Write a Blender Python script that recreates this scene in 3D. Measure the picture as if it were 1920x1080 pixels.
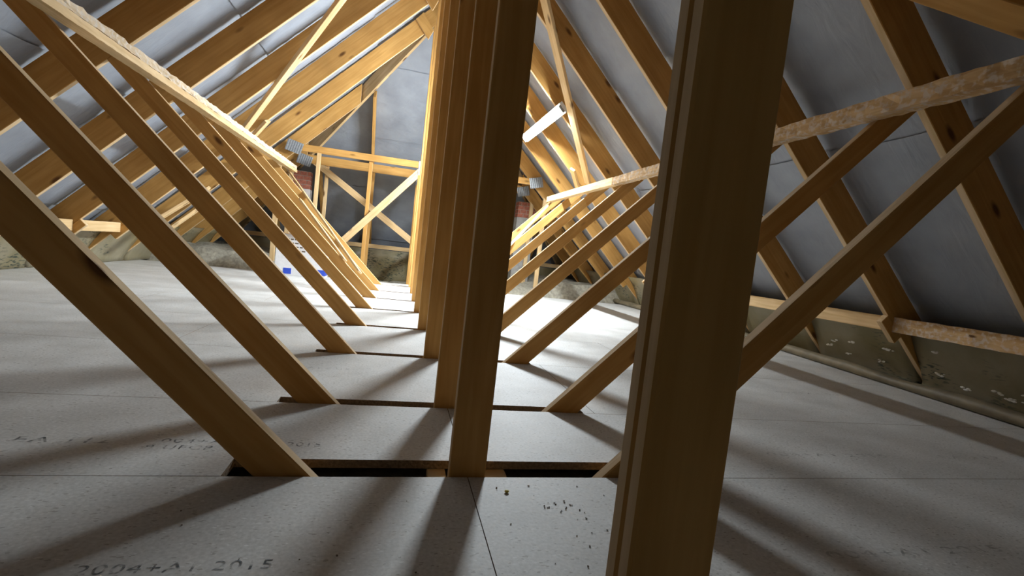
import bpy, bmesh, math, random
from mathutils import Vector, Matrix, noise
random.seed(7)
scene = bpy.context.scene
for o in list(bpy.data.objects): bpy.data.objects.remove(o)
C = scene.collection

# ------------------------------------------------------------------ camera
YAW, PITCH, ROLL, F_PX, CAM_Z = 0.236, -0.069, 0.113, 918.7, 0.564
fwd = Vector((math.sin(YAW)*math.cos(PITCH), math.cos(YAW)*math.cos(PITCH), math.sin(PITCH)))
rgt = Vector((math.cos(YAW), -math.sin(YAW), 0)); upv = rgt.cross(fwd)
r2 = rgt*math.cos(ROLL) + upv*math.sin(ROLL)
u2 = -rgt*math.sin(ROLL) + upv*math.cos(ROLL)
cam_d = bpy.data.cameras.new('camera'); cam = bpy.data.objects.new('camera', cam_d); C.objects.link(cam)
cam.matrix_world = Matrix(((r2.x, u2.x, -fwd.x, 0), (r2.y, u2.y, -fwd.y, 0), (r2.z, u2.z, -fwd.z, CAM_Z), (0, 0, 0, 1)))
cam_d.sensor_width = 36; cam_d.lens = F_PX/1920*36; cam_d.clip_start = 0.01; cam_d.clip_end = 60
scene.camera = cam
# ------------------------------------------------------------------ world, exposure (the only light is the tube, built below)
w = bpy.data.worlds.new('world'); scene.world = w; w.use_nodes = True
w.node_tree.nodes['Background'].inputs[0].default_value = (0.02, 0.02, 0.022, 1)
w.node_tree.nodes['Background'].inputs[1].default_value = 0.05
vs = scene.view_settings
vs.view_transform = 'Standard'; vs.look = 'None'; vs.gamma = 1; vs.use_curve_mapping = False
vs.exposure = 1.4
TUBE_STRENGTH = 340

# ------------------------------------------------------------------ materials
def nt(name):
    m = bpy.data.materials.new(name); m.use_nodes = True
    n = m.node_tree.nodes; l = m.node_tree.links
    return m, n, l, n['Principled BSDF']
def ramp(n, a, b, p0=0.3, p1=0.7):
    r = n.new('ShaderNodeValToRGB'); e = r.color_ramp.elements
    e[0].position = p0; e[0].color = (*a, 1); e[1].position = p1; e[1].color = (*b, 1)
    return r
def wood(name, dark, light, rough=0.7, bump=0.15, patches=0.0, knot=0.10):
    m, n, l, b = nt(name)
    tc = n.new('ShaderNodeTexCoord'); oi = n.new('ShaderNodeObjectInfo')
    mu = n.new('ShaderNodeMath'); mu.operation = 'MULTIPLY'; mu.inputs[1].default_value = 53.7; l.new(oi.outputs['Random'], mu.inputs[0])
    ad = n.new('ShaderNodeVectorMath'); ad.operation = 'ADD'; l.new(tc.outputs['Object'], ad.inputs[0]); l.new(mu.outputs[0], ad.inputs[1])
    mp = n.new('ShaderNodeMapping'); mp.inputs['Scale'].default_value = (1.6, 26, 26); l.new(ad.outputs[0], mp.inputs[0])
    g = n.new('ShaderNodeTexNoise'); g.inputs['Scale'].default_value = 1.6; g.inputs['Detail'].default_value = 6; g.inputs['Distortion'].default_value = 0.6; l.new(mp.outputs[0], g.inputs['Vector'])
    cr = ramp(n, dark, light, 0.32, 0.66); l.new(g.outputs['Fac'], cr.inputs[0])
    # broad tint change along the plank
    g2 = n.new('ShaderNodeTexNoise'); g2.inputs['Scale'].default_value = 3.0; l.new(ad.outputs[0], g2.inputs['Vector'])
    mx = n.new('ShaderNodeMix'); mx.data_type = 'RGBA'; mx.blend_type = 'MULTIPLY'
    r2_ = ramp(n, (0.8, 0.76, 0.7), (1.1, 1.1, 1.1)); l.new(g2.outputs['Fac'], r2_.inputs[0])
    mx.inputs['Factor'].default_value = 0.8; l.new(cr.outputs[0], mx.inputs['A']); l.new(r2_.outputs[0], mx.inputs['B'])
    # knots
    mk = n.new('ShaderNodeMapping'); mk.inputs['Scale'].default_value = (2.6, 7, 7); l.new(ad.outputs[0], mk.inputs[0])
    vo = n.new('ShaderNodeTexVoronoi'); vo.inputs['Scale'].default_value = 1.0; l.new(mk.outputs[0], vo.inputs['Vector'])
    kr = ramp(n, (0, 0, 0), (1, 1, 1), knot*0.6, knot*1.5); l.new(vo.outputs['Distance'], kr.inputs[0])
    m2 = n.new('ShaderNodeMix'); m2.data_type = 'RGBA'; l.new(kr.outputs[0], m2.inputs['Factor'])
    m2.inputs['A'].default_value = (dark[0]*0.28, dark[1]*0.22, dark[2]*0.2, 1); l.new(mx.outputs['Result'], m2.inputs['B'])
    out = m2.outputs['Result']
    if patches > 0:
        g3 = n.new('ShaderNodeTexNoise'); g3.inputs['Scale'].default_value = 45; g3.inputs['Detail'].default_value = 5; l.new(ad.outputs[0], g3.inputs['Vector'])
        pr = ramp(n, (0, 0, 0), (1, 1, 1), 0.48, 0.62); l.new(g3.outputs['Fac'], pr.inputs[0])
        m3 = n.new('ShaderNodeMix'); m3.data_type = 'RGBA'
        sc = n.new('ShaderNodeMath'); sc.operation = 'MULTIPLY'; sc.inputs[1].default_value = patches; l.new(pr.outputs[0], sc.inputs[0])
        l.new(sc.outputs[0], m3.inputs['Factor']); l.new(out, m3.inputs['A']); m3.inputs['B'].default_value = (0.66, 0.58, 0.50, 1)
        out = m3.outputs['Result']
    l.new(out, b.inputs['Base Color']); b.inputs['Roughness'].default_value = rough
    b.inputs['Specular IOR Level'].default_value = 0.25
    bp = n.new('ShaderNodeBump'); bp.inputs['Strength'].default_value = bump; bp.inputs['Distance'].default_value = 0.004
    l.new(g.outputs['Fac'], bp.inputs['Height']); l.new(bp.outputs[0], b.inputs['Normal'])
    return m
M_WOOD = wood('softwood', (0.50, 0.265, 0.072), (0.61, 0.345, 0.11))
M_WEB = wood('softwood_web', (0.52, 0.275, 0.078), (0.62, 0.355, 0.118))
M_PALE = wood('softwood_pale', (0.60, 0.40, 0.19), (0.74, 0.54, 0.30))
M_ROUGH = wood('rough_sawn', (0.50, 0.31, 0.14), (0.68, 0.47, 0.26), 0.95, 0.9, 0.75, 0.05)
M_FURRY = wood('furry_sawn_edge', (0.60, 0.46, 0.30), (0.74, 0.60, 0.44), 0.95, 0.9, 0.95, 0.03)
M_EDGE = wood('sawn_edge_lit', (0.60, 0.42, 0.22), (0.74, 0.56, 0.36), 0.85, 0.4, 0.0, 0.05)  # sawn wood lightened to carry the light on narrow edges
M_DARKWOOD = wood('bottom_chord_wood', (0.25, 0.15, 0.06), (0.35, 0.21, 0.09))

def chipboard():
    m, n, l, b = nt('chipboard')
    tc = n.new('ShaderNodeTexCoord')
    g1 = n.new('ShaderNodeTexNoise'); g1.inputs['Scale'].default_value = 130; g1.inputs['Detail'].default_value = 4; l.new(tc.outputs['Object'], g1.inputs['Vector'])
    c1 = ramp(n, (0.52, 0.51, 0.49), (0.68, 0.67, 0.65), 0.3, 0.72); l.new(g1.outputs['Fac'], c1.inputs[0])
    g2 = n.new('ShaderNodeTexNoise'); g2.inputs['Scale'].default_value = 5; g2.inputs['Detail'].default_value = 4; l.new(tc.outputs['Object'], g2.inputs['Vector'])
    c2 = ramp(n, (0.86, 0.85, 0.83), (1.08, 1.08, 1.08)); l.new(g2.outputs['Fac'], c2.inputs[0])
    mx = n.new('ShaderNodeMix'); mx.data_type = 'RGBA'; mx.blend_type = 'MULTIPLY'; mx.inputs['Factor'].default_value = 1
    l.new(c1.outputs[0], mx.inputs['A']); l.new(c2.outputs[0], mx.inputs['B'])
    # pale and dark flakes
    mp = n.new('ShaderNodeMapping'); mp.inputs['Scale'].default_value = (160, 330, 160); mp.inputs['Rotation'].default_value = (0, 0, 0.6); l.new(tc.outputs['Object'], mp.inputs[0])
    v = n.new('ShaderNodeTexVoronoi'); v.inputs['Scale'].default_value = 1; l.new(mp.outputs[0], v.inputs['Vector'])
    sep = n.new('ShaderNodeSeparateColor'); l.new(v.outputs['Color'], sep.inputs[0])
    pf = ramp(n, (0, 0, 0), (1, 1, 1), 0.985, 0.99); l.new(sep.outputs[0], pf.inputs[0])
    m2 = n.new('ShaderNodeMix'); m2.data_type = 'RGBA'; l.new(pf.outputs[0], m2.inputs['Factor']); l.new(mx.outputs['Result'], m2.inputs['A']); m2.inputs['B'].default_value = (0.70, 0.69, 0.67, 1)
    df = ramp(n, (0, 0, 0), (1, 1, 1), 0.972, 0.98); l.new(sep.outputs[1], df.inputs[0])
    m3 = n.new('ShaderNodeMix'); m3.data_type = 'RGBA'; l.new(df.outputs[0], m3.inputs['Factor']); l.new(m2.outputs['Result'], m3.inputs['A']); m3.inputs['B'].default_value = (0.38, 0.36, 0.33, 1)
    l.new(m3.outputs['Result'], b.inputs['Base Color']); b.inputs['Roughness'].default_value = 0.6; b.inputs['Specular IOR Level'].default_value = 0.4
    bp = n.new('ShaderNodeBump'); bp.inputs['Strength'].default_value = 0.12; bp.inputs['Distance'].default_value = 0.002; l.new(g1.outputs['Fac'], bp.inputs['Height']); l.new(bp.outputs[0], b.inputs['Normal'])
    return m
M_CHIP = chipboard()
M_CHIPEDGE = None

def felt():
    m, n, l, b = nt('roof_underlay')
    tc = n.new('ShaderNodeTexCoord')
    g = n.new('ShaderNodeTexNoise'); g.inputs['Scale'].default_value = 4; g.inputs['Detail'].default_value = 5; l.new(tc.outputs['Object'], g.inputs['Vector'])
    c = ramp(n, (0.235, 0.255, 0.295), (0.315, 0.34, 0.385)); l.new(g.outputs['Fac'], c.inputs[0])
    l.new(c.outputs[0], b.inputs['Base Color']); b.inputs['Roughness'].default_value = 0.5; b.inputs['Specular IOR Level'].default_value = 0.5
    mp = n.new('ShaderNodeMapping'); mp.inputs['Scale'].default_value = (3, 9, 3); l.new(tc.outputs['Object'], mp.inputs[0])
    g2 = n.new('ShaderNodeTexNoise'); g2.inputs['Scale'].default_value = 1.5; g2.inputs['Detail'].default_value = 3; g2.inputs['Distortion'].default_value = 1.2; l.new(mp.outputs[0], g2.inputs['Vector'])
    bp = n.new('ShaderNodeBump'); bp.inputs['Strength'].default_value = 0.3; bp.inputs['Distance'].default_value = 0.02; l.new(g2.outputs['Fac'], bp.inputs['Height']); l.new(bp.outputs[0], b.inputs['Normal'])
    return m
M_FELT = felt()

def insulation():
    m, n, l, b = nt('insulation_wrap')
    tc = n.new('ShaderNodeTexCoord'); oi = n.new('ShaderNodeObjectInfo')
    mu = n.new('ShaderNodeMath'); mu.operation = 'MULTIPLY'; mu.inputs[1].default_value = 31; l.new(oi.outputs['Random'], mu.inputs[0])
    ad = n.new('ShaderNodeVectorMath'); ad.operation = 'ADD'; l.new(tc.outputs['Object'], ad.inputs[0]); l.new(mu.outputs[0], ad.inputs[1])
    g = n.new('ShaderNodeTexNoise'); g.inputs['Scale'].default_value = 3.5; g.inputs['Detail'].default_value = 5; l.new(ad.outputs[0], g.inputs['Vector'])
    c = ramp(n, (0.20, 0.165, 0.075), (0.31, 0.27, 0.185)); l.new(g.outputs['Fac'], c.inputs[0])
    # printed dark lettering-like blotches on the wrap
    mp = n.new('ShaderNodeMapping'); mp.inputs['Scale'].default_value = (16, 16, 60); mp.inputs['Rotation'].default_value = (0.5, 0, 0.3); l.new(ad.outputs[0], mp.inputs[0])
    g2 = n.new('ShaderNodeTexNoise'); g2.inputs['Scale'].default_value = 1.2; g2.inputs['Detail'].default_value = 2; l.new(mp.outputs[0], g2.inputs['Vector'])
    r2_ = ramp(n, (0, 0, 0), (1, 1, 1), 0.54, 0.60); l.new(g2.outputs['Fac'], r2_.inputs[0])
    g3 = n.new('ShaderNodeTexNoise'); g3.inputs['Scale'].default_value = 2.4; l.new(ad.outputs[0], g3.inputs['Vector'])
    r3 = ramp(n, (0, 0, 0), (1, 1, 1), 0.52, 0.6); l.new(g3.outputs['Fac'], r3.inputs[0])
    mm = n.new('ShaderNodeMath'); mm.operation = 'MULTIPLY'; l.new(r2_.outputs[0], mm.inputs[0]); l.new(r3.outputs[0], mm.inputs[1])
    mx = n.new('ShaderNodeMix'); mx.data_type = 'RGBA'; l.new(mm.outputs[0], mx.inputs['Factor']); l.new(c.outputs[0], mx.inputs['A']); mx.inputs['B'].default_value = (0.05, 0.06, 0.04, 1)
    l.new(mx.outputs['Result'], b.inputs['Base Color']); b.inputs['Roughness'].default_value = 0.38
    bp = n.new('ShaderNodeBump'); bp.inputs['Strength'].default_value = 0.6; bp.inputs['Distance'].default_value = 0.02; l.new(g.outputs['Fac'], bp.inputs['Height']); l.new(bp.outputs[0], b.inputs['Normal'])
    return m
M_INS = insulation()

def plain(name, col, rough=0.6, metal=0.0, var=0.12, scale=30, bump=0.0):
    m, n, l, b = nt(name)
    tc = n.new('ShaderNodeTexCoord'); g = n.new('ShaderNodeTexNoise'); g.inputs['Scale'].default_value = scale; g.inputs['Detail'].default_value = 4
    l.new(tc.outputs['Object'], g.inputs['Vector'])
    c = ramp(n, tuple(x*(1-var) for x in col), tuple(min(1, x*(1+var)) for x in col)); l.new(g.outputs['Fac'], c.inputs[0])
    l.new(c.outputs[0], b.inputs['Base Color']); b.inputs['Roughness'].default_value = rough; b.inputs['Metallic'].default_value = metal
    if bump:
        bp = n.new('ShaderNodeBump'); bp.inputs['Strength'].default_value = bump; bp.inputs['Distance'].default_value = 0.01; l.new(g.outputs['Fac'], bp.inputs['Height']); l.new(bp.outputs[0], b.inputs['Normal'])
    return m
M_FLEECE = plain('insulation_fibre', (0.36, 0.33, 0.26), 0.95, 0, 0.3, 25, 0.8)
M_LIP = plain('folded_membrane', (0.17, 0.135, 0.08), 0.6, 0, 0.3, 9, 0.6)
M_WHITEFIBRE = plain('white_glint_fibre', (0.8, 0.78, 0.74), 0.9)
M_STEEL = plain('galvanised_steel', (0.34, 0.36, 0.38), 0.5, 0.55, 0.2, 60)
M_BRICK = plain('red_brick', (0.36, 0.12, 0.075), 0.9, 0, 0.35, 30, 0.4)
M_MORTAR = plain('mortar', (0.42, 0.38, 0.33), 0.95)
M_PLASTER = plain('white_plaster', (0.68, 0.63, 0.62), 0.9, 0, 0.08, 12)
M_BLOCK = plain('gable_blockwork', (0.34, 0.33, 0.31), 0.95, 0, 0.2, 15, 0.4)
M_WHITE = plain('white_enamel', (0.8, 0.8, 0.8), 0.4, 0, 0.03)
M_GREYP = plain('grey_plastic', (0.3, 0.31, 0.33), 0.5, 0, 0.05)
M_CARD = plain('white_card', (0.72, 0.72, 0.74), 0.7, 0, 0.06)
M_KRAFT = plain('brown_card', (0.42, 0.25, 0.11), 0.8, 0, 0.15)
M_BLUE = plain('blue_tape', (0.03, 0.08, 0.55), 0.4, 0, 0.1)
M_YEL = plain('yellow_crumb', (0.75, 0.62, 0.12), 0.6, 0, 0.1)
M_CHAR = plain('dark_crumb', (0.12, 0.085, 0.055), 0.9, 0, 0.3)
def ink(name='stamp_ink', a=0.85):
    m, n, l, b = nt(name)
    tc = n.new('ShaderNodeTexCoord'); g = n.new('ShaderNodeTexNoise'); g.inputs['Scale'].default_value = 55; g.inputs['Detail'].default_value = 3; l.new(tc.outputs['Object'], g.inputs['Vector'])
    r = ramp(n, (0, 0, 0), (a, a, a), 0.38, 0.62); l.new(g.outputs['Fac'], r.inputs[0])
    l.new(r.outputs[0], b.inputs['Alpha']); b.inputs['Base Color'].default_value = (0.07, 0.075, 0.08, 1); b.inputs['Roughness'].default_value = 0.8
    return m
M_INK = ink()
M_FAINT = ink('faint_stamp_ink', 0.35)
def glow():
    m, n, l, b = nt('fluorescent_tube')
    tc = n.new('ShaderNodeTexCoord'); g = n.new('ShaderNodeTexNoise'); l.new(tc.outputs['Object'], g.inputs['Vector'])
    c = ramp(n, (0.84, 0.935, 1.0), (0.85, 0.94, 1.0)); l.new(g.outputs['Fac'], c.inputs[0])
    l.new(c.outputs[0], b.inputs['Emission Color']); b.inputs['Emission Strength'].default_value = TUBE_STRENGTH; b.inputs['Base Color'].default_value = (0.9, 0.9, 0.9, 1)
    return m
M_TUBE = glow()

M_CHIPEDGE = plain('chipboard_cut_edge', (0.30, 0.215, 0.14), 0.95, 0, 0.35, 120, 0.6)
# ------------------------------------------------------------------ helpers
def tag(o, label=None, cat=None, group=None, kind=None):
    if label: o['label'] = label
    if cat: o['category'] = cat
    if group: o['group'] = group
    if kind: o['kind'] = kind
    return o
def empty(name, loc=(0, 0, 0)):
    o = bpy.data.objects.new(name, None); o.empty_display_size = 0.1; C.objects.link(o); o.location = loc; return o
def link(name, me, mat, parent=None, mw=None):
    if mat and not me.materials:
        me.materials.append(mat)
        if mat in (M_WOOD, M_WEB) and me.get('plank'):      # narrow edges coloured paler: sawn wood, plus the light they catch painted in
            me.materials.append(M_EDGE)
            for p in me.polygons:
                if abs(p.normal.y) < 0.3: p.material_index = 1
    o = bpy.data.objects.new(name, me); C.objects.link(o)
    if parent: o.parent = parent
    if mw is not None: o.matrix_basis = mw
    return o
def bm_mesh(name, bm, bevel=0.0, smooth=False):
    if bevel: bmesh.ops.bevel(bm, geom=list(bm.edges), offset=bevel, segments=1, affect='EDGES', clamp_overlap=True)
    bmesh.ops.recalc_face_normals(bm, faces=list(bm.faces))
    me = bpy.data.meshes.new(name); bm.to_mesh(me); bm.free()
    if smooth:
        for p in me.polygons: p.use_smooth = True
    return me
def prism(name, pts, d, y0, t, bevel=0.003):
    """polygon in the truss plane (x, z), thickness t along +y from y0; returns mesh (local x along grain) and its matrix"""
    d = Vector((d[0], 0, d[1])).normalized(); e = Vector((0, 1, 0)); n = d.cross(e)
    o = Vector((pts[0][0], y0, pts[0][1]))
    R = Matrix(((d.x, e.x, n.x), (d.y, e.y, n.y), (d.z, e.z, n.z)))
    bm = bmesh.new(); loc = []
    for (x, z) in pts:
        v = Vector((x, y0, z)) - o; loc.append((v.dot(d), v.dot(n)))
    a = [bm.verts.new((u, 0, v)) for u, v in loc]; b = [bm.verts.new((u, t, v)) for u, v in loc]
    bm.faces.new(a); bm.faces.new(b[::-1])
    for i in range(len(a)): j = (i+1) % len(a); bm.faces.new((a[i], b[i], b[j], a[j]))
    me = bm_mesh(name, bm, bevel); me['plank'] = 1
    return me, Matrix.Translation(o) @ R.to_4x4()
def timber_mesh(L, w, t, bevel=0.003, rough=0.0, seed=0, seg=1):
    """box along local x, width w along local y, thickness t along local z; rough > 0 makes a ragged rough-sawn surface"""
    bm = bmesh.new(); rnd = random.Random(seed); rings = []
    if rough == 0: xs = [0, L]
    else: xs = [L*i/seg for i in range(seg+1)]
    k = 1 if rough == 0 else 3
    prof = []
    cs = [(-w/2, -t/2), (w/2, -t/2), (w/2, t/2), (-w/2, t/2)]
    for i in range(4):
        p, q = cs[i], cs[(i+1) % 4]
        for s in range(k): prof.append((p[0]+(q[0]-p[0])*s/k, p[1]+(q[1]-p[1])*s/k))
    for x in xs:
        rings.append([bm.verts.new((x, py + (rnd.uniform(-1, 1)*rough), pz + (rnd.uniform(-1, 1)*rough))) for py, pz in prof])
    for r, s in zip(rings, rings[1:]):
        for i in range(len(r)): j = (i+1) % len(r); bm.faces.new((r[i], r[j], s[j], s[i]))
    bm.faces.new(rings[0][::-1]); bm.faces.new(rings[-1])
    return bm_mesh('timber', bm, bevel if rough == 0 else 0)
def timber(name, p0, p1, w, t, wdir, mat, parent=None, rough=0.0, seed=0, seg=1, bevel=0.003):
    p0, p1 = Vector(p0), Vector(p1); d = (p1-p0).normalized(); wd = Vector(wdir); wd = (wd - d*wd.dot(d)).normalized(); n = d.cross(wd)
    R = Matrix(((d.x, wd.x, n.x), (d.y, wd.y, n.y), (d.z, wd.z, n.z))).to_4x4()
    return link(name, timber_mesh((p1-p0).length, w, t, bevel, rough, seed, seg), mat, parent, Matrix.Translation(p0) @ R)
def box(name, lo, hi, mat, parent=None, bevel=0.002):
    bm = bmesh.new(); c = (Vector(lo)+Vector(hi))/2; s = Vector(hi)-Vector(lo)
    bmesh.ops.create_cube(bm, size=1, matrix=Matrix.Diagonal((*s, 1)))
    return link(name, bm_mesh(name, bm, bevel), mat, parent, Matrix.Translation(c))

XC = 0.222                       # line of the posts
ZA = 3.25                        # underside of the rafters at the ridge
RD = 0.262                       # vertical depth of the rafters
TY = [0.32, 1.172, 1.69, 2.44, 3.24, 4.05, 4.81, 5.53, 6.30]   # front faces of the trusses
TT = 0.036
YH = 6.30                        # where the ridge ends and the hip begins

# ------------------------------------------------------------------ setting: floor of chipboard panels
floor = tag(empty('floor', (0, 0, 0)), 'grey chipboard loft flooring laid between the trusses', None, None, 'structure')
JY = [-1.55] + [y-0.006 for y in TY] + [6.68]
SLOT = [0] + [0.06, 0.092, 0.056, 0.054, 0.052, 0.052, 0.05, 0.05, 0.05]
SX0, SX1 = -0.335, 0.735          # the slot left open around the truss members
TH = 0.022
def board(x0, x1, y0, y1, slot):
    g = 0.0011; bm = bmesh.new()
    x0 += g; x1 -= g; y0 += g; y1 -= g
    a, b = max(x0, SX0), min(x1, SX1)
    if slot > 0 and b - a > 0.02:
        pts = []
        if a > x0: pts += [(x0, y0), (a, y0)]
        pts += [(a, y0+slot), (b, y0+slot)]
        if b < x1: pts += [(b, y0), (x1, y0)]
        pts += [(x1, y1), (x0, y1)]
    else: pts = [(x0, y0), (x1, y0), (x1, y1), (x0, y1)]
    t = [bm.verts.new((x, y, 0)) for x, y in pts]; u = [bm.verts.new((x, y, -TH)) for x, y in pts]
    bm.faces.new(t); bm.faces.new(u[::-1])
    for i in range(len(t)): j = (i+1) % len(t); bm.faces.new((t[i], u[i], u[j], t[j]))
    me = bm_mesh('floorboard', bm); me.materials.append(M_CHIP); me.materials.append(M_CHIPEDGE)
    for p in me.polygons: p.material_index = 0 if abs(p.normal.z) > 0.5 else 1
    return link('floorboard', me, None, floor)
for k in range(len(JY)-1):
    xs = [-3.2, XC, 3.68] if k < 3 else ([-3.2, -1.62, 0.78, 3.68] if k % 2 else [-3.2, -0.95, 1.45, 3.68])
    for a, b in zip(xs, xs[1:]): board(a, b, JY[k], JY[k+1], SLOT[k])
# loft insulation bed below and beyond the boards
def bed():
    bm = bmesh.new(); nx, ny = 60, 60; V = []
    for i in range(nx+1):
        row = []
        for j in range(ny+1):
            x = -3.4 + 7.3*i/nx; y = -1.6 + 11.2*j/ny
            lift = min(max((y-6.78)/0.12, 0), 1); heap = min(max((abs(x-XC)-1.0)/1.2, 0), 1)
            row.append(bm.verts.new((x, y, -0.24 + 0.03*noise.noise(Vector((x*4, y*4, 0))) + lift*(0.10 + 0.34*heap + 0.09*noise.noise(Vector((x*3, y*3, 4)))))))
        V.append(row)
    for i in range(nx):
        for j in range(ny): bm.faces.new((V[i][j], V[i+1][j], V[i+1][j+1], V[i][j+1]))
    return bm_mesh('bed', bm, 0, True)
tag(link('floor_insulation', bed(), M_FLEECE), 'pale mineral wool bed lying below and beyond the boarded floor', None, None, 'structure')

# ------------------------------------------------------------------ setting: underlay between the rafters
ceiling = tag(empty('ceiling', (XC, 0, 0)), 'blue-grey roofing underlay stretched over the rafters', None, None, 'structure')
def sag(y, a):
    ys = [-1.6, -0.5] + TY + [7.05, 7.8, 8.55, 9.6]
    for p, q in zip(ys, ys[1:]):
        if p <= y <= q: return a*math.sin(math.pi*(y-p)/(q-p))
    return 0
ZF = ZA + RD + 0.018
def strip_side(s, r0, r1, off):
    bm = bmesh.new(); nu, nv = 8, 90; V = []
    for i in range(nu+1):
        X = r0 + (r1-r0)*i/nu; row = []
        for j in range(nv+1):
            y = -1.6 + (YH + 0.02 + X + 1.6)*j/nv
            dz = off - sag(y, 0.016) + 0.006*noise.noise(Vector((X*5, y*5, s*3)))
            row.append(bm.verts.new((s*X, y, ZF - X + max(dz, -0.016) + 0.012)))
        V.append(row)
    for i in range(nu):
        for j in range(nv): bm.faces.new((V[i][j], V[i+1][j], V[i+1][j+1], V[i][j+1]))
    return bm_mesh('underlay', bm, 0, True)
def strip_end(r0, r1, off):
    bm = bmesh.new(); nu, nv = 8, 60; V = []
    for i in range(nu+1):
        t = r0 + (r1-r0)*i/nu; row = []
        for j in range(nv+1):
            x = -t + 2*t*j/nv
            row.append(bm.verts.new((x, YH + 0.02 + t, ZF - t + 0.012 + off + 0.006*noise.noise(Vector((x*5, t*5, 9))))))
        V.append(row)
    for i in range(nu):
        for j in range(nv): bm.faces.new((V[i][j], V[i+1][j], V[i+1][j+1], V[i][j+1]))
    return bm_mesh('underlay', bm, 0, True)
cuts = [0.0, 0.68, 1.42, 2.17, 2.93, 3.56]
for i in range(5):
    a, b = cuts[i], cuts[i+1] + (0.06 if i < 4 else 0)
    off = 0.0 if i % 2 else 0.016
    for s in (-1, 1): link('underlay_strip', strip_side(s, a, b, off), M_FELT, ceiling)
    link('underlay_strip', strip_end(max(a, 0.001), b, off), M_FELT, ceiling)
# end wall behind the photographer
bm = bmesh.new()
v = [bm.verts.new(p) for p in [(-3.5+XC, -1.58, -0.25), (3.5+XC, -1.58, -0.25), (3.5+XC, -1.58, 0.02), (XC, -1.58, 3.6), (-3.5+XC, -1.58, 0.02)]]
u = [bm.verts.new((p.co.x, -1.70, p.co.z)) for p in v]
bm.faces.new(v); bm.faces.new(u[::-1])
for i in range(5): j = (i+1) % 5; bm.faces.new((v[i], u[i], u[j], v[j]))
tag(link('wall_back', bm_mesh('wall_back', bm), M_BLOCK), 'grey blockwork gable wall closing the loft', None, None, 'structure')

# ------------------------------------------------------------------ roof trusses
PW = 0.0457
rafL = prism('rafter', [(-3.24, 0.01), (0, ZA), (0, ZA+RD), (-3.502, 0.01)], (1, 1), 0, TT)
rafR = prism('rafter', [(3.24, 0.01), (0.0, ZA), (0.0, ZA+RD), (3.502, 0.01)], (-1, 1), 0, TT)
post = prism('post', [(-PW, -0.12), (PW, -0.12), (PW, ZA-PW), (0, ZA), (-PW, ZA-PW)], (0, 1), 0, TT)
webL = prism('web', [(-0.254, -0.12), (-1.812, 1.438), (-1.8735, 1.3765), (-0.377, -0.12)], (-1, 1), 0, TT)
webR = prism('web', [(0.250, -0.12), (1.810, 1.440), (1.8715, 1.3785), (0.373, -0.12)], (1, 1), 0, TT)
chord = prism('bottom_chord', [(-3.4, -0.21), (3.4, -0.21), (3.4, -0.12), (-3.4, -0.12)], (1, 0), 0, TT)
gus = prism('gusset', [(-0.268, 3.234), (-0.182, 3.334), (-0.047, 3.143), (-0.10, 3.03)], (1, -1), -0.030, 0.029)
footL = prism('foot_block', [(-2.80, 0.448), (-2.93, 0.318), (-2.885, 0.273), (-2.755, 0.403)], (-1, -1), -0.004, TT+0.004)
footR = prism('foot_block', [(2.80, 0.448), (2.93, 0.318), (2.885, 0.273), (2.755, 0.403)], (1, -1), -0.004, TT+0.004)
LAB = ['nearest truss, its dark grooved post filling the right foreground',
       'second truss from the camera, dark post standing in the widest floor slot',
       'third truss from the camera, post directly behind the second one',
       'fourth truss from the camera, webs crossing the middle of the loft',
       'fifth truss from the camera, counted back along the row of posts',
       'sixth truss from the camera, just before the fluorescent tube',
       'seventh truss from the camera, beside the near half of the lit tube',
       'eighth truss from the camera, beside the far half of the lit tube',
       'last full truss in the row, brightly lit where the ridge ends']
for k, y in enumerate(TY):
    T = tag(empty('roof_truss', (XC, y, 0)), LAB[k], 'roof truss', 'timber roof trusses in a row')
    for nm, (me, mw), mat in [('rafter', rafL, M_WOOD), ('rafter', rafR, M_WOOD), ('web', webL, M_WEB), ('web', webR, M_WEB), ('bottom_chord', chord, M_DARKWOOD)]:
        link(nm, me, mat, T, mw)
    if k == 0:     # slimmer post with a groove down its narrow side
        for a, b in ((0, 0.0175), (0.0195, 0.037)):
            me, mw = prism('post', [(-0.030, -0.12), (0.043, -0.12), (0.043, ZA-0.043), (0, ZA), (-0.030, ZA-0.030)], (0, 1), a, b-a, 0.0025)
            link('post', me, M_WOOD, T, mw)
    else:
        link('post', post[0], M_WOOD, T, post[1])
    for sd, fb in ((-1, footL), (1, footR)): link('foot_block', fb[0], M_WOOD, T, fb[1])
    if k >= 6: link('gusset', gus[0], M_WOOD, T, gus[1])

# noggin blocks below the boards beside the second post
for x0, x1, lb in ((0.128, 0.176, 'short pale support block under the board left of the second post'), (0.277, 0.338, 'short pale support block under the board right of the second post')):
    tag(box('support_block', (x0, 1.185, -0.118), (x1, 1.262, -0.0235), M_PALE), lb, 'block', 'support blocks in the open slot')

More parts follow.
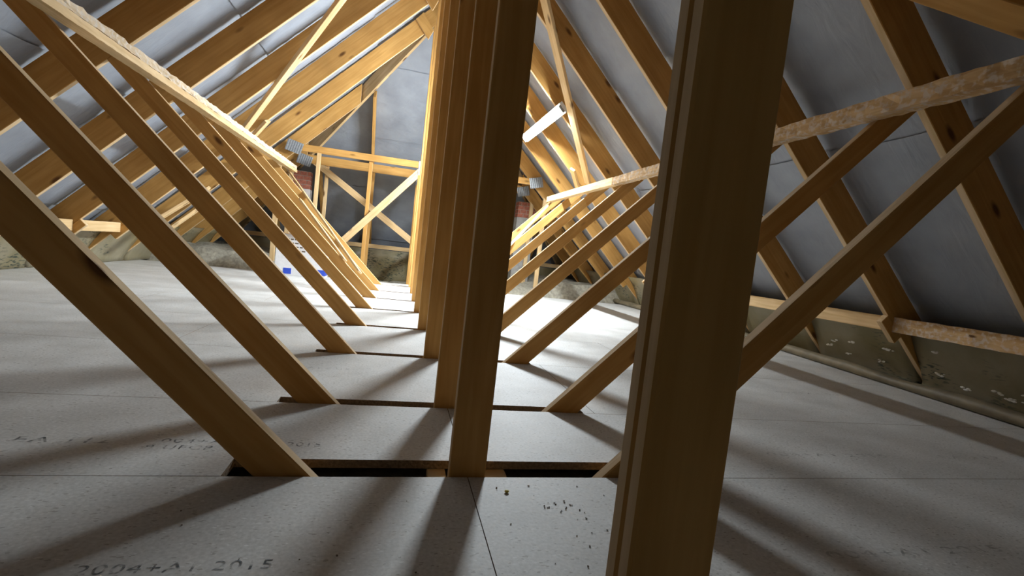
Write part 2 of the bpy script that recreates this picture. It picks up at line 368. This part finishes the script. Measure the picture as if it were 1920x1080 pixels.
# ------------------------------------------------------------------ flat-topped hip trusses at the far end
def plate(parent, x, y, z, w=0.20, h=0.14, rot=0.0):
    bm = bmesh.new(); n = 14
    pts = [(-w/2 + w*i/n, -(0.004 if i % 2 else 0.0015)) for i in range(n+1)]
    a = [bm.verts.new((px, py, -h/2)) for px, py in pts]; b = [bm.verts.new((px, py, h/2)) for px, py in pts]
    for i in range(n): bm.faces.new((a[i], a[i+1], b[i+1], b[i]))
    p0, p1, p2, p3 = [bm.verts.new(q) for q in ((-w/2, 0, -h/2), (w/2, 0, -h/2), (w/2, 0, h/2), (-w/2, 0, h/2))]
    bm.faces.new((p0, p1, p2, p3))
    return link('nail_plate', bm_mesh('nail_plate', bm), M_STEEL, parent, Matrix.Translation((x, y, z)) @ Matrix.Rotation(rot, 4, 'Y'))
HZ = 1.50
for k, (y, lb) in enumerate(((7.05, 'front flat-topped hip truss with grey nail plates at its corners'), (7.80, 'rear flat-topped hip truss just below and behind the front one'))):
    HZ, HH = ((1.60, 0.09), (1.548, 0.125))[k]
    T = tag(empty('hip_truss', (XC, y, 0)), lb, 'roof truss', 'flat-topped hip trusses')
    me, mw = prism('top_chord', [(-1.68, HZ), (1.68, HZ), (1.62, HZ+HH), (-1.62, HZ+HH)], (1, 0), 0, TT); link('top_chord', me, M_WOOD, T, mw)
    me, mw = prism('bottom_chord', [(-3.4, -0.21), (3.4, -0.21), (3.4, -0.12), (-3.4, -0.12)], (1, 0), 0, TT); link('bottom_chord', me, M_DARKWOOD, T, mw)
    me, mw = prism('post', [(-PW, -0.12), (PW, -0.12), (PW, HZ), (-PW, HZ)], (0, 1), 0, TT); link('post', me, M_WOOD, T, mw)
    for s in (-1, 1):
        if k == 0: pts = [(s*PW, 1.598), (s*PW, 1.455), (s*1.42, -0.12), (s*1.54, -0.12)]; d = (s, -1.15)
        else: pts = [(s*1.38, 1.546), (s*1.55, 1.546), (s*PW, 0.54), (s*PW, 0.655)]; d = (s, 0.64)
        me, mw = prism('web', pts, d, 0, TT); link('web', me, M_PALE, T, mw)
        me, mw = prism('strut', [(s*1.32, -0.12), (s*1.37, -0.12), (s*1.37, HZ), (s*1.32, HZ)], (0, 1), TT if k else -0.037, TT); link('strut', me, M_PALE, T, mw)
        me, mw = prism('strut', [(s*0.66, -0.12), (s*0.71, -0.12), (s*0.71, HZ), (s*0.66, HZ)], (0, 1), TT+0.001, TT); link('strut', me, M_WOOD, T, mw)
        me, mw = prism('strut', [(s*1.80, -0.12), (s*1.86, -0.12), (s*1.86, 1.385), (s*1.80, 1.445)], (0, 1), 0, TT); link('strut', me, M_PALE, T, mw)
        plate(T, s*1.66, -0.0005, HZ+0.04, 0.20, 0.15, -s*0.25)
    plate(T, 0.0, -0.0005, HZ, 0.10, 0.19)

# ------------------------------------------------------------------ hip: jack rafters, hip rafters, end jacks
JACK_Y = (7.128, 7.878, 8.55)
for k, y in enumerate(JACK_Y):
    t = y + TT - YH
    for s, side in ((-1, 'left'), (1, 'right')):
        me, mw = prism('rafter', [(s*3.24, 0.01), (s*(t+0.03), ZA-t-0.03), (s*(t+0.03), ZA-t-0.03+RD), (s*3.502, 0.01)], (-s, 1), y, TT)
        mw = Matrix.Translation((XC, 0, 0)) @ mw
        o = link('jack_rafter', me, M_WOOD, None, mw)
        tag(o, '%s jack rafter on the %s slope, running down from the hip' % (('longest', 'middle', 'shortest')[k], side), 'rafter', 'jack rafters beyond the ridge end')
for s, side in ((-1, 'left'), (1, 'right')):
    p0 = Vector((XC + s*0.07, YH+TT+0.07, ZA-0.07+0.13)); p1 = Vector((XC+s*3.1, YH+3.13, ZA-3.1+0.13))
    tag(timber('hip_rafter', p0, p1, 0.19, 0.04, (0, 0, 1), M_PALE), '%s hip rafter falling from the ridge end to the far corner' % side, 'rafter', 'hip rafters')
for X in (-2.25, -1.5, -0.72, 0.72, 1.5, 2.25):
    t = abs(X) + 0.13
    p0 = Vector((XC+X, YH+TT+t, ZA-t+0.131)); p1 = Vector((XC+X, YH+TT+3.0, ZA-3.0+0.131))
    nm = {0.72: 'longest', 1.5: 'middle', 2.25: 'shortest'}[abs(X)]
    tag(timber('end_rafter', p0, p1, 0.175, TT, (0, 0, 1), M_WOOD), '%s rafter of the far hip slope, %s of the posts' % (nm, 'left' if X < 0 else 'right'), 'rafter', 'rafters of the far hip slope')

# ------------------------------------------------------------------ longitudinal binders resting on the webs
def binder(name, x, z, w, h, y0, y1, mat, label, rough, seed):
    return tag(timber(name, (x, y0, z), (x, y1, z), h, w, (0, 0, 1), mat, None, rough, seed, int((y1-y0)/0.035)), label, 'timber', 'long binders across the webs')
binder('binder', 1.816, 1.305, 0.066, 0.066, 0.9, 4.1, M_ROUGH, 'rough sawn binder across the right-hand webs, near length', 0.0032, 3)
binder('binder', 1.816, 1.305, 0.066, 0.066, 4.105, 6.08, M_PALE, 'pale binder across the right-hand webs, far length ending by the hip truss', 0.0012, 4)
binder('binder', -1.372, 1.303, 0.066, 0.036, 1.4, 6.85, M_PALE, 'pale lower binder across the left-hand webs', 0.0012, 5)
binder('binder', -1.376, 1.346, 0.060, 0.038, 1.4, 6.85, M_FURRY, 'rough whitish upper binder lying on the lower left one', 0.0040, 6)

# ------------------------------------------------------------------ diagonal braces under the rafters
sq = math.sqrt(0.5)
def on_slope(s, x, y, drop):     # a point under the rafters of slope s, perpendicular distance drop below the underside
    z = ZA - s*(x-XC); return Vector((x - s*sq*drop, y, z - sq*drop))
def brace(s, a, b, w, label, mat=M_PALE):
    p0 = on_slope(s, a[0], a[1], 0.0165); p1 = on_slope(s, b[0], b[1], 0.0165)
    d = (p1-p0).normalized(); wd = Vector((s*sq, 0, sq)).cross(d)
    return tag(timber('diagonal_brace', p0, p1, w, 0.03, wd, mat), label, 'brace', 'diagonal braces under the rafters')
brace(-1, (0.10, 3.42), (-1.60, 5.36), 0.095, 'pale diagonal brace crossing the left-hand rafters')
brace(1, (0.36, 3.05), (2.02, 5.27), 0.095, 'pale diagonal brace on the right slope beside the lit tube')
brace(1, (0.80, 2.72), (2.55, 0.50), 0.10, 'dim diagonal brace across the dark near rafters at upper right', M_WOOD)
brace(-1, (-1.40, 5.50), (-1.60, 5.66), 0.075, 'short pale offcut under the left rafters by the brace foot')
brace(1, (1.86, 5.40), (2.06, 5.66), 0.075, 'short pale offcut under the right rafters by the brace foot')
def lath(s, a, b, label):
    # lies on the upper edges of the webs: x = XC -+ (0.374 + z)
    P = [Vector((XC + s*(0.374 + z) - s*sq*0.012, y, z + sq*0.012)) for (y, z) in (a, b)]
    d = (P[1]-P[0]).normalized(); wd = Vector((s*-sq, 0, sq)).cross(d)
    return tag(timber('web_brace', P[0], P[1], 0.06, 0.02, wd, M_PALE), label, 'brace', 'thin braces laid over the webs')
lath(-1, (6.95, 1.41), (5.12, 0.20), 'long thin pale lath laid slanting over the far left webs')
lath(-1, (5.40, 0.86), (4.80, 0.32), 'short thin lath laid over the left webs below the long one')
lath(1, (6.17, 1.31), (4.95, 0.12), 'thin pale lath laid slanting over the far right webs')

# ------------------------------------------------------------------ eaves: noggins and insulation between the trusses
ORD = ['nearest', 'second nearest', 'third from the camera', 'fourth from the camera', 'fifth from the camera', 'sixth from the camera', 'seventh from the camera', 'eighth from the camera', 'ninth from the camera', 'last but one', 'farthest']
ORD_ = ['nearest', 'second', 'third', 'fourth', 'fifth', 'sixth', 'seventh', 'eighth', 'ninth']
ends = list(TY) + list(JACK_Y)
for s, side in ((-1, 'left'), (1, 'right')):
    for k in range(len(ends)-1):
        y0, y1 = ends[k]+TT+0.003, ends[k+1]-0.003
        x = XC + s*2.865
        mat = M_ROUGH if (s > 0 and k < 3) else M_PALE
        skip = k > (6 if s < 0 else 5)
        n = None if skip else timber('eaves_noggin', (x, y0, 0.392), (x, y1, 0.392), 0.092, 0.036, (0, 0, 1), mat, None, 0.003 if mat is M_ROUGH else 0.0, 20+k, 16)
        pos = '%s along the %s eaves' % (ORD[k], side)
        if n: tag(n, 'timber noggin fixed between rafter feet, ' + pos, 'noggin', 'eaves noggins')
        # insulation slab hanging behind
        bm = bmesh.new(); prof = [(2.93, 0.43), (3.00, 0.34), (3.06, 0.24), (3.12, 0.13), (3.165, 0.05), (3.17, 0.001)]; m = 10; rows = []
        for j in range(m+1):
            y = y0 + (y1-y0)*j/m
            rows.append([bm.verts.new((XC + s*(px + 0.018*noise.noise(Vector((y*3, pz*6, s*4+k)))), y, max(pz, 0.001))) for px, pz in prof] +
                        [bm.verts.new((XC + s*3.25, y, 0.001)), bm.verts.new((XC+s*3.08, y, 0.43))])
        L = len(rows[0])
        for a, b in zip(rows, rows[1:]):
            for i in range(L): j = (i+1) % L; bm.faces.new((a[i], a[j], b[j], b[i]))
        bm.faces.new(rows[0][::-1]); bm.faces.new(rows[-1])
        o = tag(link('insulation_batt', bm_mesh('insulation_batt', bm, 0, True), M_INS), 'brown-grey wrapped insulation tucked between rafter feet, ' + pos, 'insulation', 'insulation along the eaves')
        if s > 0 and k in (1, 2, 3):  # white torn bits that stand in for glints on the wrap
            rnd = random.Random(40+k); bm = bmesh.new()
            for q in range(7):
                yy = rnd.uniform(y0+0.08, y1-0.08); zz = rnd.uniform(0.07, 0.27); xx = XC + 3.18 - 0.6*zz
                for e in range(5):
                    bmesh.ops.create_icosphere(bm, subdivisions=1, radius=rnd.uniform(0.004, 0.009), matrix=Matrix.Translation((xx - 0.018 + rnd.uniform(-.004, .004), yy + rnd.uniform(-.025, .025), zz + rnd.uniform(-.008, .008))) @ Matrix.Diagonal((0.7, 1.8, 0.8, 1)))
            f = link('glint_fibre', bm_mesh('glint_fibre', bm), M_WHITEFIBRE, o); tag(f, 'white torn tufts standing in for glints', None, None, 'stuff')
# membrane folded along the right-hand edge of the boards
bm = bmesh.new(); rings = []
for i in range(61):
    y = 0.9 + 6.0*i/60; xc = min(3.045 + 0.125*(y-1.6), 3.30); r = 0.038 + 0.010*noise.noise(Vector((y*2.3, 0, 5)))
    rings.append([bm.verts.new((xc + r*1.15*math.cos(a), y, max(r*0.9 + r*0.9*math.sin(a), 0.001))) for a in [2*math.pi*q/12 for q in range(12)]])
for a, b in zip(rings, rings[1:]):
    for i in range(12): j = (i+1) % 12; bm.faces.new((a[i], a[j], b[j], b[i]))
bm.faces.new(rings[0]); bm.faces.new(rings[-1][::-1])
tag(link('folded_membrane', bm_mesh('folded_membrane', bm, 0, True), M_LIP), 'brown membrane rolled along the right-hand edge of the floorboards', 'membrane')
# far end batts
for x0, x1, lb in ((-2.6, -0.52, 'wide insulation slab standing at the far end, left of the printed one'), (-0.51, 0.20, 'printed beige insulation slab standing upright at the far end of the loft'), (0.26, 2.9, 'wide insulation slab standing at the far end, right of the posts')):
    bm = bmesh.new(); m = 8; V = []
    for i in range(m+1):
        for j in range(5):
            x = x0+(x1-x0)*i/m; z = -0.20 + 0.58*j/4
            V.append(bm.verts.new((x, 8.82 + 0.02*noise.noise(Vector((x*3, z*5, 2))), z)))
    for i in range(m):
        for j in range(4): bm.faces.new((V[i*5+j], V[i*5+5+j], V[i*5+6+j], V[i*5+j+1]))
    r = bmesh.ops.extrude_face_region(bm, geom=list(bm.faces)); bmesh.ops.translate(bm, vec=(0, 0.1, 0), verts=[e for e in r['geom'] if isinstance(e, bmesh.types.BMVert)])
    tag(link('insulation_batt', bm_mesh('insulation_batt', bm, 0, True), M_INS), lb, 'insulation', 'insulation at the far end')
tag(timber('end_noggin', (-2.7, 8.86, 0.425), (3.0, 8.86, 0.425), 0.07, 0.05, (0, 0, 1), M_PALE), 'pale timber rail along the top of the far end insulation', 'timber')
tag(timber('end_stud', (0.232, 8.80, -0.2), (0.232, 8.80, 0.36), 0.04, 0.03, (1, 0, 0), M_PALE), 'short pale upright beside the printed insulation slab', 'timber')

# ------------------------------------------------------------------ brick piers with plaster below
def pier(x0, x1, label):
    T = tag(empty('brick_pier', (0, 0, 0)), label, 'pier', 'brick piers behind the hip trusses')
    box('plaster', (x0, 7.94, -0.2), (x1, 8.14, 1.18), M_PLASTER if x0 < 0 else M_BLOCK, T)
    box('mortar', (x0+0.006, 7.946, 1.181), (x1-0.006, 8.134, 1.44), M_MORTAR, T, 0)
    n = 3
    for c in range(4):
        z0 = 1.184 + c*0.064; edge = [x0 + (x1-x0)*i/n for i in range(n+1)] if c % 2 == 0 else [x0, x0+(x1-x0)/6, x0+(x1-x0)/2, x0+5*(x1-x0)/6, x1]
        for a, b in zip(edge, edge[1:]): box('brick', (a+0.004, 7.938, z0), (b-0.004, 8.14, z0+0.056), M_BRICK, T, 0.002)
pier(-1.66, -1.36, 'small red brick pier above white plaster at far left')
pier(1.86, 2.16, 'small red brick pier above grey render at far right')

# ------------------------------------------------------------------ packaging on the far floor
T = tag(empty('printed_box', (-1.13, 6.52, 0)), 'white printed carton with blue tape on the far left floor', 'box')
box('carton', (-0.29, -0.12, 0.0005), (0.29, 0.12, 0.50), M_CARD, T)
box('tape', (0.02, -0.1225, 0.03), (0.2915, 0.1225, 0.10), M_BLUE, T, 0)
box('tape', (-0.19, -0.1225, 0.02), (-0.10, -0.1195, 0.09), M_BLUE, T, 0)
box('flap', (-0.29, -0.16, 0.502), (0.29, -0.02, 0.508), M_KRAFT, T, 0)
rnd = random.Random(3); bm = bmesh.new()
for r in range(4):
    x = -0.24
    while x < 0.05:
        L = rnd.uniform(0.012, 0.045)
        bmesh.ops.create_cube(bm, size=1, matrix=Matrix.Translation((x+L/2, -0.1207, 0.44-0.045*r)) @ Matrix.Diagonal((L, 0.001, 0.016, 1))); x += L+0.012
tag(link('print_mark', bm_mesh('print_mark', bm), M_CHAR, T), 'black illegible print', None, None, 'stuff')
# loose offcuts at the left eaves
for i, (p0, p1, lb) in enumerate((((-2.42, 5.62, 0.45), (-2.05, 6.02, 0.90), 'upper pale offcut leaning at the far left eaves'), ((-2.46, 5.86, 0.30), (-2.10, 6.24, 0.78), 'lower pale offcut leaning at the far left eaves'))):
    tag(timber('timber_offcut', p0, p1, 0.09, 0.03, (0.3, -0.2, 0.3), M_PALE), lb, 'offcut', 'loose offcuts')

# ------------------------------------------------------------------ stamped print on the boards
def stamp(txt, x, y, h, parent_label, wx=1.0):
    cu = bpy.data.curves.new('stamp', 'FONT'); cu.body = txt; cu.size = h/0.70; cu.space_character = 1.15
    tmp = bpy.data.objects.new('stamp_tmp', cu); C.objects.link(tmp)
    dg = bpy.context.evaluated_depsgraph_get(); me = bpy.data.meshes.new_from_object(tmp.evaluated_get(dg)); bpy.data.objects.remove(tmp)
    b = min((o for o in floor.children if o.name.startswith('floorboard')), key=lambda o: 0 if (min(v.co.x for v in o.data.vertices) <= x+0.02 <= max(v.co.x for v in o.data.vertices) and min(v.co.y for v in o.data.vertices) <= y+0.005 <= max(v.co.y for v in o.data.vertices)) else 1)
    W = max(v.co.x for v in me.vertices)
    me.materials.clear()
    o = link('stamp_print', me, M_FAINT if parent_label.startswith('faint') else M_INK, floor, Matrix.Translation((x, y, 0.0006)) @ Matrix.Diagonal((wx/W, 1, 1, 1)))
    tag(o, parent_label)
    return o
stamp('2004+A1 2015', -0.44, 0.838, 0.024, 'black stamped lettering on the near left board', 0.285)
stamp('EA 112', -0.835, 1.335, 0.030, 'black stamped lettering by the first left web', 0.20)
stamp('004+A1', -0.53, 1.345, 0.024, 'black stamped lettering by the first left web', 0.16)
stamp('8 UFCR C', -0.55, 1.305, 0.024, 'lower row of black stamped lettering by the first left web', 0.20)
stamp('2015', -0.235, 1.335, 0.026, 'black stamped year right of the first left web', 0.085)
stamp('004+A1 2015', -0.42, 2.125, 0.026, 'faint stamped lettering on a farther board', 0.27)
stamp('004+A1 2015', 1.25, 1.325, 0.026, 'faint stamped lettering on the right-hand board', 0.5)
stamp('EA 112', 2.0, 1.325, 0.026, 'faint stamped lettering on the right-hand board', 0.3)
stamp('004+A1 2015', 2.0, 2.13, 0.026, 'faint stamped lettering on the farther right-hand board', 0.5)
stamp('004+A1 2015', 0.95, 0.80, 0.026, 'faint stamped lettering on the near right-hand board', 0.5)

# ------------------------------------------------------------------ crumbs on the near boards
rnd = random.Random(11); bm = bmesh.new()
for i in range(90):
    if i < 55: x, y = rnd.uniform(0.27, 0.62), rnd.uniform(0.55, 1.12)
    elif i < 72: x, y = rnd.gauss(0.42, 0.03), rnd.gauss(1.02, 0.012)
    else: x, y = rnd.uniform(-0.5, 0.2), rnd.uniform(0.6, 1.1)
    s = rnd.uniform(0.0008, 0.0021)
    bmesh.ops.create_icosphere(bm, subdivisions=1, radius=s, matrix=Matrix.Translation((x, y, s*0.5+0.0004)) @ Matrix.Rotation(rnd.uniform(0, 3), 4, 'Z') @ Matrix.Diagonal((rnd.uniform(0.8, 2), 1, 0.5, 1)))
tag(link('sawdust_crumbs', bm_mesh('sawdust_crumbs', bm), M_CHAR), 'dark crumbs scattered over the near right board', 'debris', None, 'stuff')
bm = bmesh.new(); bmesh.ops.create_icosphere(bm, subdivisions=2, radius=0.0052, matrix=Matrix.Diagonal((1.1, 1, 0.6, 1)))
tag(link('foam_crumb', bm_mesh('foam_crumb', bm), M_YEL, None, Matrix.Translation((0.305, 1.088, 0.0033))), 'tiny yellow crumb on the board right of the second post', 'debris')

# ------------------------------------------------------------------ fluorescent batten light, the only lamp
LX, LY0, LY1 = 1.385, 4.645, 6.06
lc = on_slope(1, LX + 0.05, (LY0+LY1)/2, 0.0)
nrm = Vector((-sq, 0, -sq))
L = tag(empty('batten_light', (0, 0, 0)), 'lit white fluorescent tube fixed under the right-hand rafters', 'light')
base = Vector((1.435, 0, ZA-(1.435-XC)))
def at(d, y): return Vector((base.x + nrm.x*d, y, base.z + nrm.z*d))
timber('housing', at(0.019, LY0-0.02), at(0.019, LY1+0.02), 0.110, 0.036, (sq, 0, -sq), M_WHITE, L)
for y in (LY0-0.012, LY1+0.012):
    timber('end_cap', at(0.037, y), at(0.060, y), 0.020, 0.082, (0, 1, 0), M_GREYP, L)
def cyl(name, p0, p1, r, mat, parent):
    p0, p1 = Vector(p0), Vector(p1); d = p1-p0; bm = bmesh.new()
    bmesh.ops.create_cone(bm, cap_ends=True, segments=14, radius1=r, radius2=r, depth=d.length)
    return link(name, bm_mesh(name, bm, 0, True), mat, parent, Matrix.Translation((p0+p1)/2) @ d.to_track_quat('Z', 'Y').to_matrix().to_4x4())
bm = bmesh.new(); prof = [(0.036*math.cos(a), 0.001+0.016*math.sin(a)) for a in [math.pi*q/10 for q in range(11)]]
sl = Vector((sq, 0, -sq)); rr = []
for y in (LY0, LY1): rr.append([bm.verts.new(at(0.038+pv, y) + sl*pu) for pu, pv in prof])
for i in range(11): j = (i+1) % 11; bm.faces.new((rr[0][i], rr[0][j], rr[1][j], rr[1][i]))
bm.faces.new(rr[0]); bm.faces.new(rr[1][::-1])
link('diffuser', bm_mesh('diffuser', bm, 0), M_TUBE, L)
